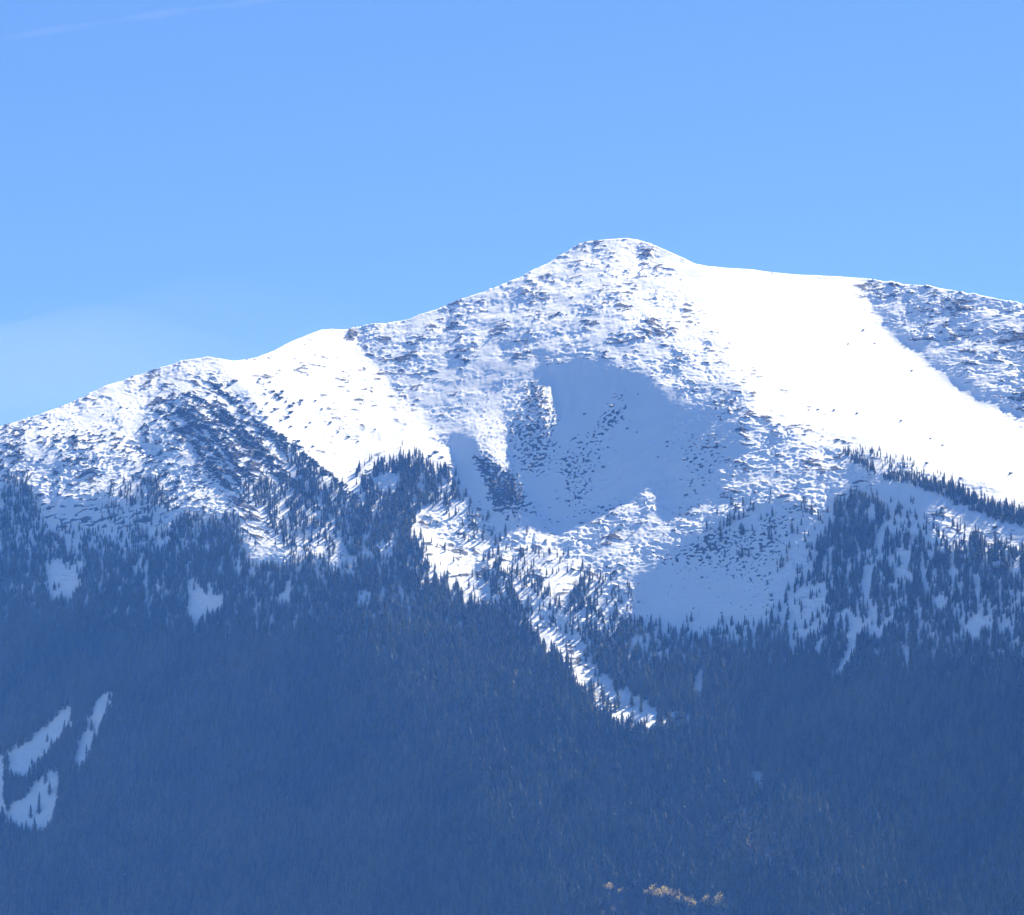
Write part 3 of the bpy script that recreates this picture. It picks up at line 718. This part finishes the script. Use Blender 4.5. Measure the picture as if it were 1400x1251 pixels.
# ------------------------------------------------------------------ the fir wood
fc = (forest[:-1, :-1] + forest[1:, 1:]) / 2
pts, tu, tv, r = scatter(fc, 3.9, 501)
n = len(pts)
fl = sample(blur(FOREST, 12), tu, tv); lowr = sample(LOWER, tu, tv)
hts = (9.8 + 5.5 * lowr + 2.5 * fl) * np.clip(r.normal(1, 0.27, n), 0.35, 1.7)
hts = np.where((tv < 730) & (tu > 1140) & (tv < 690 + (tu - 1200) * 0.25), hts * 0.66, hts)
hts = np.where((tu < 480) & (tv < 760), hts * 0.80, hts)
wid = hts * r.uniform(0.9, 1.4, n) * (1 + 0.2 * lowr)
var = r.choice(5, n, p=[.26, .22, .2, .1, .22])
# the trees that stand clearest against the snow become things of their own
open_ = sample(blur((FOREST < 0.3).astype(float), 6), tu, tv)
score = hts / (pts[:, 1] / 6000.0) * (0.25 + open_) * (lowr < 0.98)
vis = (tu > 4) & (tu < 1396) & (tv < 1245)
order = np.argsort(-score * vis)
pick = []
taken = np.zeros((200, 180), int)
for k in order:
    a_, b_ = int(tu[k] // 14), int(tv[k] // 16)
    if taken[a_, b_] >= 1: continue
    taken[a_, b_] += 1; pick.append(k)
    if len(pick) >= 295: break
pick = np.array(pick); rest = np.setdiff1d(np.arange(n), pick)
def eul(nn, r): return np.stack([r.normal(0, .025, nn), r.normal(0, .025, nn), r.uniform(0, 6.283, nn)], 1)
rz = eul(n, r)
stuff('fir_forest', 'dense dark fir forest covering the lower slopes in one mass', pts[rest] - [0, 0, .3], np.stack([wid, wid, hts], 1)[rest], rz[rest], var[rest], CROWNS, TRUNK)

ZONES = [
    (lambda u, v: u > 1130 and v < 612 + (u - 1148) * 0.44, 'on the snowy crest under the broad white snowfield', 'firs along the crest of the white snowfield'),
    (lambda u, v: 930 < u < 1110 and v < 800, 'on blue shaded snow beneath the rough rocky lip', 'firs dotted on the shaded snow chute'),
    (lambda u, v: u >= 1110 and v < 800, 'on shaded snow just under the tree lined crest', 'firs at the upper edge of the wood below the crest'),
    (lambda u, v: u >= 1060, 'between the snow streaks of the wood below the crest', 'firs among the snow streaks'),
    (lambda u, v: u >= 850, 'along the lower rim of the smooth shaded snow fan', 'firs along the foot of the snow fan'),
    (lambda u, v: u >= 680, 'in the broken snow where the gullies meet', 'firs at the meeting of the gullies'),
    (lambda u, v: u >= 480, 'on the flank of the spur beside the shaded gully', 'firs on the flank of the spur'),
    (lambda u, v: u >= 240 and v < 790, 'on the dark rocky rib beside the bright slope', 'firs on the rocky rib'),
    (lambda u, v: v < 760, 'at the timber line of the low snowy shoulder', 'firs at the timber line of the shoulder'),
    (lambda u, v: v < 900, 'at the edge of a small snowy forest clearing', 'firs round the small clearings'),
    (lambda u, v: True, 'beside the long snowy avalanche track in the wood', 'firs beside the avalanche track'),
]
SIZES = ('very short', 'short', 'middling', 'tall', 'very tall'); HQ = np.quantile(hts[pick], (.2, .4, .6, .8)); WQ = float(np.median((wid / hts)[pick]))
for k in pick:
    u, v = tu[k], tv[k]
    for f, lab, grp in ZONES:
        if f(u, v): break
    e = bpy.data.objects.new('fir_tree', None); e.empty_display_size = 1
    e.location = pts[k] - [0, 0, .3]; e.rotation_euler = rz[k]; e.scale = (wid[k], wid[k], hts[k])
    size = SIZES[int(np.searchsorted(HQ, hts[k]))]
    vn = VARS[var[k]][0].replace('tall ', ''); ww = 'wide' if wid[k] / hts[k] > WQ else 'slim'
    txt = '%s %s %s dark fir %s' % (size, ww, vn, lab)
    if len(txt.split()) > 16: txt = txt.replace(' %s ' % ww, ' ', 1)
    if len(txt.split()) > 16: txt = txt.replace('dark fir', 'fir')
    e['label'] = txt; e['category'] = 'tree'; e['group'] = grp
    link(e); link(bpy.data.objects.new('crown', CROWNS[var[k]]), e); link(bpy.data.objects.new('trunk', TRUNK), e)

# ---- dwarf pine scrub
sc0 = sample(SCRUB, CU_, CV_)
sc_ = sc0 * (1 - smooth(fc, 0.2, 0.6)) * np.maximum(smooth(rockv[:-1, :-1] + 0.1 * micro[:-1, :-1], -0.22, 0.05), smooth(sc0, 0.7, 1.2))
pts2, su, sv2, r = scatter(sc_, 4.2, 601)
n2 = len(pts2); s2 = r.uniform(1.3, 3.4, n2)
stuff('dwarf_pine_scrub', 'low dark dwarf pine scrub matted over the rocky ribs', pts2, np.stack([s2 * 1.25, s2, s2 * .8], 1), eul(n2, r), r.integers(0, 3, n2), BUSH)
PINES = [(320, 522, 4.5), (312, 528, 3), (372, 537, 3.5), (378, 542, 4.5), (384, 545, 4), (386, 537, 3), (397, 556, 3.6), (398, 564, 3.6), (377, 560, 3.6), (346, 553, 3.4), (363, 571, 3.6), (352, 578, 3.6),
         (340, 566, 3.4), (412, 549, 3.2), (384, 574, 2.6), (398, 583, 2.2), (371, 584, 2.4), (405, 604, 4), (411, 613, 4), (477, 597, 3), (452, 578, 2.2), (330, 556, 3.6), (300, 531, 3), (288, 518, 2.8), (285, 540, 2.6),
         (365, 590, 3), (345, 590, 3), (423, 577, 2.0), (418, 583, 2.0), (431, 549, 2.0), (100, 600, 5.5), (106, 606, 4), (76, 596, 3.2), (62, 572, 2.6), (115, 604, 3), (393, 570, 3), (402, 552, 2.6), (356, 563, 2.8), (366, 552, 2.4), (337, 545, 2.6), (325, 541, 3), (310, 541, 2.4), (374, 598, 3), (388, 600, 2.6), (440, 560, 2), (462, 590, 1.8), (490, 604, 2), (513, 588, 1.8), (595, 619, 3.5), (588, 624, 3), (603, 626, 2.6)]
for k, (u, v, s) in enumerate(PINES):
    e = bpy.data.objects.new('dwarf_pine', None); e.location = ground_at(u, v); e.rotation_euler = (0, 0, k * 1.7); s *= 1.45; e.scale = (s * 1.15, s, s * 0.9)
    sz = ('very small', 'small', 'middling', 'large', 'very large')[int(np.searchsorted((2.95, 3.7, 4.4, 5.2), s))] + (' rounded', ' spreading', ' uneven')[k % 3]
    e['label'] = sz + ((' dark dwarf pine on bright snow close above the rocky rib' if u < 390 else (' dark dwarf pine far out on the open bright slope' if u < 560 else ' dark dwarf pine at the gully edge of the bright slope')) if u > 250 else ' dark dwarf pine on the low snowy shoulder')
    e['category'] = 'shrub'; e['group'] = 'dwarf pines on open snow'
    link(e); link(bpy.data.objects.new('foliage', BUSH[k % 3]), e)

# ---- rocks
rk_ = np.clip(smooth(rockd[:-1, :-1], 0.10, 0.5) * smooth(rockv[:-1, :-1], -0.10, 0.10) * (1 - smooth(fc, 0.1, 0.4)), 0, 1) * (sample(poly([(290, 485), (440, 440), (500, 480), (624, 640), (500, 640), (400, 630)], 8), CU_, CV_) < 0.5)
pts3, ru, rv, r = scatter(rk_, 8.5, 701)
n3 = len(pts3); s3 = 0.45 + r.exponential(0.55, n3).clip(0, 2.4)
stuff('scattered_rocks', 'countless small dark rocks breaking through the wind scoured snow', pts3, np.stack([s3 * 1.3, s3, s3 * .8], 1), eul(n3, r), r.integers(0, 3, n3), ROCKS)
BOULD = [(825, 639, 2.6), (811, 646, 2.4), (762, 682, 1.8), (774, 685, 1.6), (803, 632, 3.2), (800, 567, 2.6), (742, 627, 2.8), (740, 597, 3.2), (755, 582, 2.2), (738, 628, 2.4), (857, 587, 2.2), (870, 591, 1.4), (938, 677, 2.8), (944, 660, 1.8),
         (960, 637, 2.2), (945, 632, 2.6), (936, 630, 2.4), (930, 655, 1.6), (912, 610, 1.6), (841, 540, 1.6), (872, 539, 1.4), (842, 578, 1.2), (752, 695, 1.4), (900, 625, 1.4), (912, 603, 2.0), (960, 790, 2.0), (1000, 825, 1.2), (985, 838, 1.2), (948, 832, 1.3), (1181, 451, 1.8), (1196, 470, 1.2), (1247, 507, 1.6), (1160, 470, 1.3), (1289, 610, 1.5), (1272, 600, 1.5), (1140, 561, 2), (1118, 560, 1.8), (1172, 565, 1.8), (1232, 575, 1.8), (1382, 648, 2.2)]
for k, (u, v, s) in enumerate(BOULD):
    o = bpy.data.objects.new('boulder', ROCKS[k % 3]); p_ = ground_at(u, v); p_[2] += s * .25; o.location = p_; o.rotation_euler = (0, 0, k * 2.1); o.scale = (s * 1.1, s, s * .9)
    o['label'] = ('tiny', 'small', 'middling', 'large', 'huge')[int(np.searchsorted((1.45, 1.9, 2.3, 2.7), s))] + (' flat', ' blocky', ' pointed')[k % 3] + ((' dark boulder on the broad white snowfield') if u > 1050 else (' dark boulder on the shaded snow fan below the lip' if v > 720 else (' dark boulder by the dark rocky rib of the cirque' if u < 780 else (' dark boulder by the speckled rock strip of the cirque' if u < 890 else ' dark boulder on the smooth far wall of the cirque'))))
    o['category'] = 'boulder'; o['group'] = 'boulders standing in the snow'
    link(o)

# ---- broadleaf trees at the foot of the slope
def limb_mesh(name, seed):
    r = random.Random(seed); vs_, fs = [], []
    def tube(a, b, ra, rb):
        d = (b - a).normalized(); x = d.orthogonal().normalized(); y = d.cross(x); i = len(vs_)
        for p, q in ((a, ra), (b, rb)):
            for s in range(5): vs_.append(tuple(p + (x * math.cos(s * 1.2566) + y * math.sin(s * 1.2566)) * q))
        for s in range(5): fs.append((i + s, i + (s + 1) % 5, i + 5 + (s + 1) % 5, i + 5 + s))
    tube(Vector((0, 0, -.1)), Vector((.02, .01, .4)), .045, .03)
    for k in range(7):
        a = k * .9; st_ = Vector((.01, 0, r.uniform(.22, .42)))
        tube(st_, st_ + Vector((math.cos(a) * .28, math.sin(a) * .28, r.uniform(.25, .5))), .02, .004)
    me = bpy.data.meshes.new(name); me.from_pydata(vs_, [], fs); me.materials.append(M_BARK); return me
LIMBS = limb_mesh('limbs', 5)
def leafy(name, seed, m):
    me = clump_mesh(name, seed, 170, m, squat=1.0, leaf=0.085)
    co = np.zeros(len(me.vertices) * 3); me.vertices.foreach_get('co', co); co = co.reshape(-1, 3)
    co[:, 0] *= .42; co[:, 1] *= .42; co[:, 2] = .30 + co[:, 2] * .58
    me.vertices.foreach_set('co', co.ravel()); me.update(); return me
GOLD = [leafy('golden_crown', 91 + k, M_GOLD) for k in range(3)]
BARE = [leafy('bare_crown', 97 + k, M_GREY) for k in range(2)]
GT = [(888, 1240, 13), (894, 1238, 14), (903, 1243, 13), (913, 1240, 14), (921, 1244, 14), (930, 1247, 13), (940, 1252, 14), (950, 1254, 13), (968, 1250, 15), (975, 1253, 14), (983, 1251, 16), (990, 1256, 15), (846, 1212, 10), (872, 1222, 9), (834, 1230, 10), (850, 1236, 9), (798, 1252, 9)]
ORD = ('', 'first', 'second', 'third', 'fourth', 'fifth', 'sixth', 'seventh', 'eighth', 'ninth', 'tenth', 'eleventh')
ROWG = sorted([q[0] for q in GT if q[2] > 11], key=lambda a: abs(a - 983))
for k, (u, v, h) in enumerate(GT):
    e = bpy.data.objects.new('golden_tree', None); e.location = ground_at(u, v - 4); e.rotation_euler = (0, 0, k * 1.3); e.scale = (h * 1.6, h * 1.6, h * 1.4)
    if h > 11:
        q = ROWG.index(u)
        e['label'] = 'largest round golden tree at the end of the row' if q == 0 else '%s golden tree in the row from the largest round one' % ORD[q]
    else: e['label'] = 'small pale golden tree among the firs above the golden row'
    e['category'] = 'tree'; e['group'] = 'golden trees at the foot of the forest'
    link(e); link(bpy.data.objects.new('crown', GOLD[k % 3]), e); link(bpy.data.objects.new('trunk', LIMBS), e)
bare = poly([(985, 1085), (1040, 1090), (1080, 1130), (1110, 1150), (1090, 1200), (1030, 1190), (1000, 1150)], 14) * 0.9 + poly([(740, 1180), (860, 1200), (1000, 1215), (1010, 1330), (720, 1330)], 20) * 0.10
pts4, bu, bv, r = scatter(sample(bare, CU_, CV_), 6.0, 801)
n4 = len(pts4); h4 = r.uniform(8, 14, n4)
stuff('bare_broadleaf_wood', 'patch of leafless reddish brown trees among the lower firs', pts4, np.stack([h4, h4, h4], 1), eul(n4, r), r.integers(0, 2, n4), BARE, LIMBS)
print('trees', n, 'scrub', n2, 'rocks', n3, 'bare', n4, 'Y', P[..., 1].min(), P[..., 1].max(), 'Z', P[..., 2].min(), P[..., 2].max())

# ------------------------------------------------------------------ air
def box(name, lo, hi):
    bm = bmesh.new(); bmesh.ops.create_cube(bm, size=1)
    for v in bm.verts:
        for k in range(3): v.co[k] = hi[k] if v.co[k] > 0 else lo[k]
    me = bpy.data.meshes.new(name); bm.to_mesh(me); bm.free(); return link(bpy.data.objects.new(name, me))
zmax = float(ALL[..., 2].max()) + 15
haze = box('haze', (-27000, -13000, -20), (27000, 45000, zmax)); haze['kind'] = 'stuff'; haze['label'] = 'thin blue haze filling the valley air'
hm = bpy.data.materials.new('haze'); hm.use_nodes = True; t = hm.node_tree; t.nodes.remove(t.nodes['Principled BSDF'])
pv = nd(t, 'ShaderNodeVolumePrincipled'); pv.inputs['Color'].default_value = (*HAZE_COLOR, 1); pv.inputs['Density'].default_value = HAZE_DENSITY
pv.inputs['Absorption Color'].default_value = (1, 1, 1, 1); pv.inputs['Anisotropy'].default_value = 0.0
t.links.new(pv.outputs[0], t.nodes['Material Output'].inputs['Volume'])
haze.data.materials.append(hm)

def volume_mat(name, dens):
    m = bpy.data.materials.new(name); m.use_nodes = True; t = m.node_tree; t.nodes.remove(t.nodes['Principled BSDF'])
    v = nd(t, 'ShaderNodeVolumePrincipled'); v.inputs['Color'].default_value = (0.98, 0.98, 0.98, 1); v.inputs['Density'].default_value = dens
    v.inputs['Anisotropy'].default_value = 0.3
    t.links.new(v.outputs[0], t.nodes['Material Output'].inputs['Volume']); return m
# vapour trail high behind the mountain: a long closed tube of thin ice cloud
bm = bmesh.new(); rings = []
A_, B_ = at(-260, 100, 34000.0), at(560, -22, 36000.0)
for k in range(41):
    f = k / 40; c_ = Vector(A_ * (1 - f) + B_ * f); c_.z += 60 * math.sin(f * 3.14) + random.uniform(-3, 3)
    w = (26 + 10 * math.sin(k * .9) + random.uniform(-5, 5)) * (min(1, 3 * (1 - f)) * .8 + .2)
    rings.append([bm.verts.new(c_ + Vector((0, math.cos(a * .6283) * w * 1.6, math.sin(a * .6283) * w))) for a in range(10)])
for k in range(40):
    for a in range(10): bm.faces.new((rings[k][a], rings[k][(a + 1) % 10], rings[k + 1][(a + 1) % 10], rings[k + 1][a]))
bm.faces.new(rings[0]); bm.faces.new(rings[-1][::-1])
bmesh.ops.recalc_face_normals(bm, faces=bm.faces[:])
me = bpy.data.meshes.new('vapour_trail'); bm.to_mesh(me); bm.free(); me.materials.append(volume_mat('ice_cloud', 2.6e-4))
o = link(bpy.data.objects.new('vapour_trail', me)); o['label'] = 'faint thin white vapour trail crossing the clear blue sky'; o['category'] = 'vapour trail'
# thin cloud low in the sky beyond the left shoulder
for u, v, y, sx, sz, dn, lab in ((50, 545, 26000.0, 1700, 420, 3.4e-5, 'thin pale veil of cloud low behind the snowy shoulder'),
                                 (200, 480, 30000.0, 1700, 380, 1.2e-5, 'very faint cloud wisp above the low cloud veil')):
    bm = bmesh.new(); bmesh.ops.create_icosphere(bm, subdivisions=4, radius=1)
    for w in bm.verts:
        d = 1 + .22 * math.sin(3.1 * w.co.x + 2 * w.co.z + u) + .14 * math.sin(6.3 * w.co.x + 4.1 * w.co.y)
        w.co = Vector((w.co.x * sx * d, w.co.y * 900 * d, w.co.z * sz * (d + .1 * math.sin(9 * w.co.x))))
    me = bpy.data.meshes.new('cloud'); bm.to_mesh(me); bm.free(); me.materials.append(volume_mat('thin_cloud', dn))
    o = link(bpy.data.objects.new('cloud', me)); o.location = at(u, v, y); o['label'] = lab; o['category'] = 'cloud'
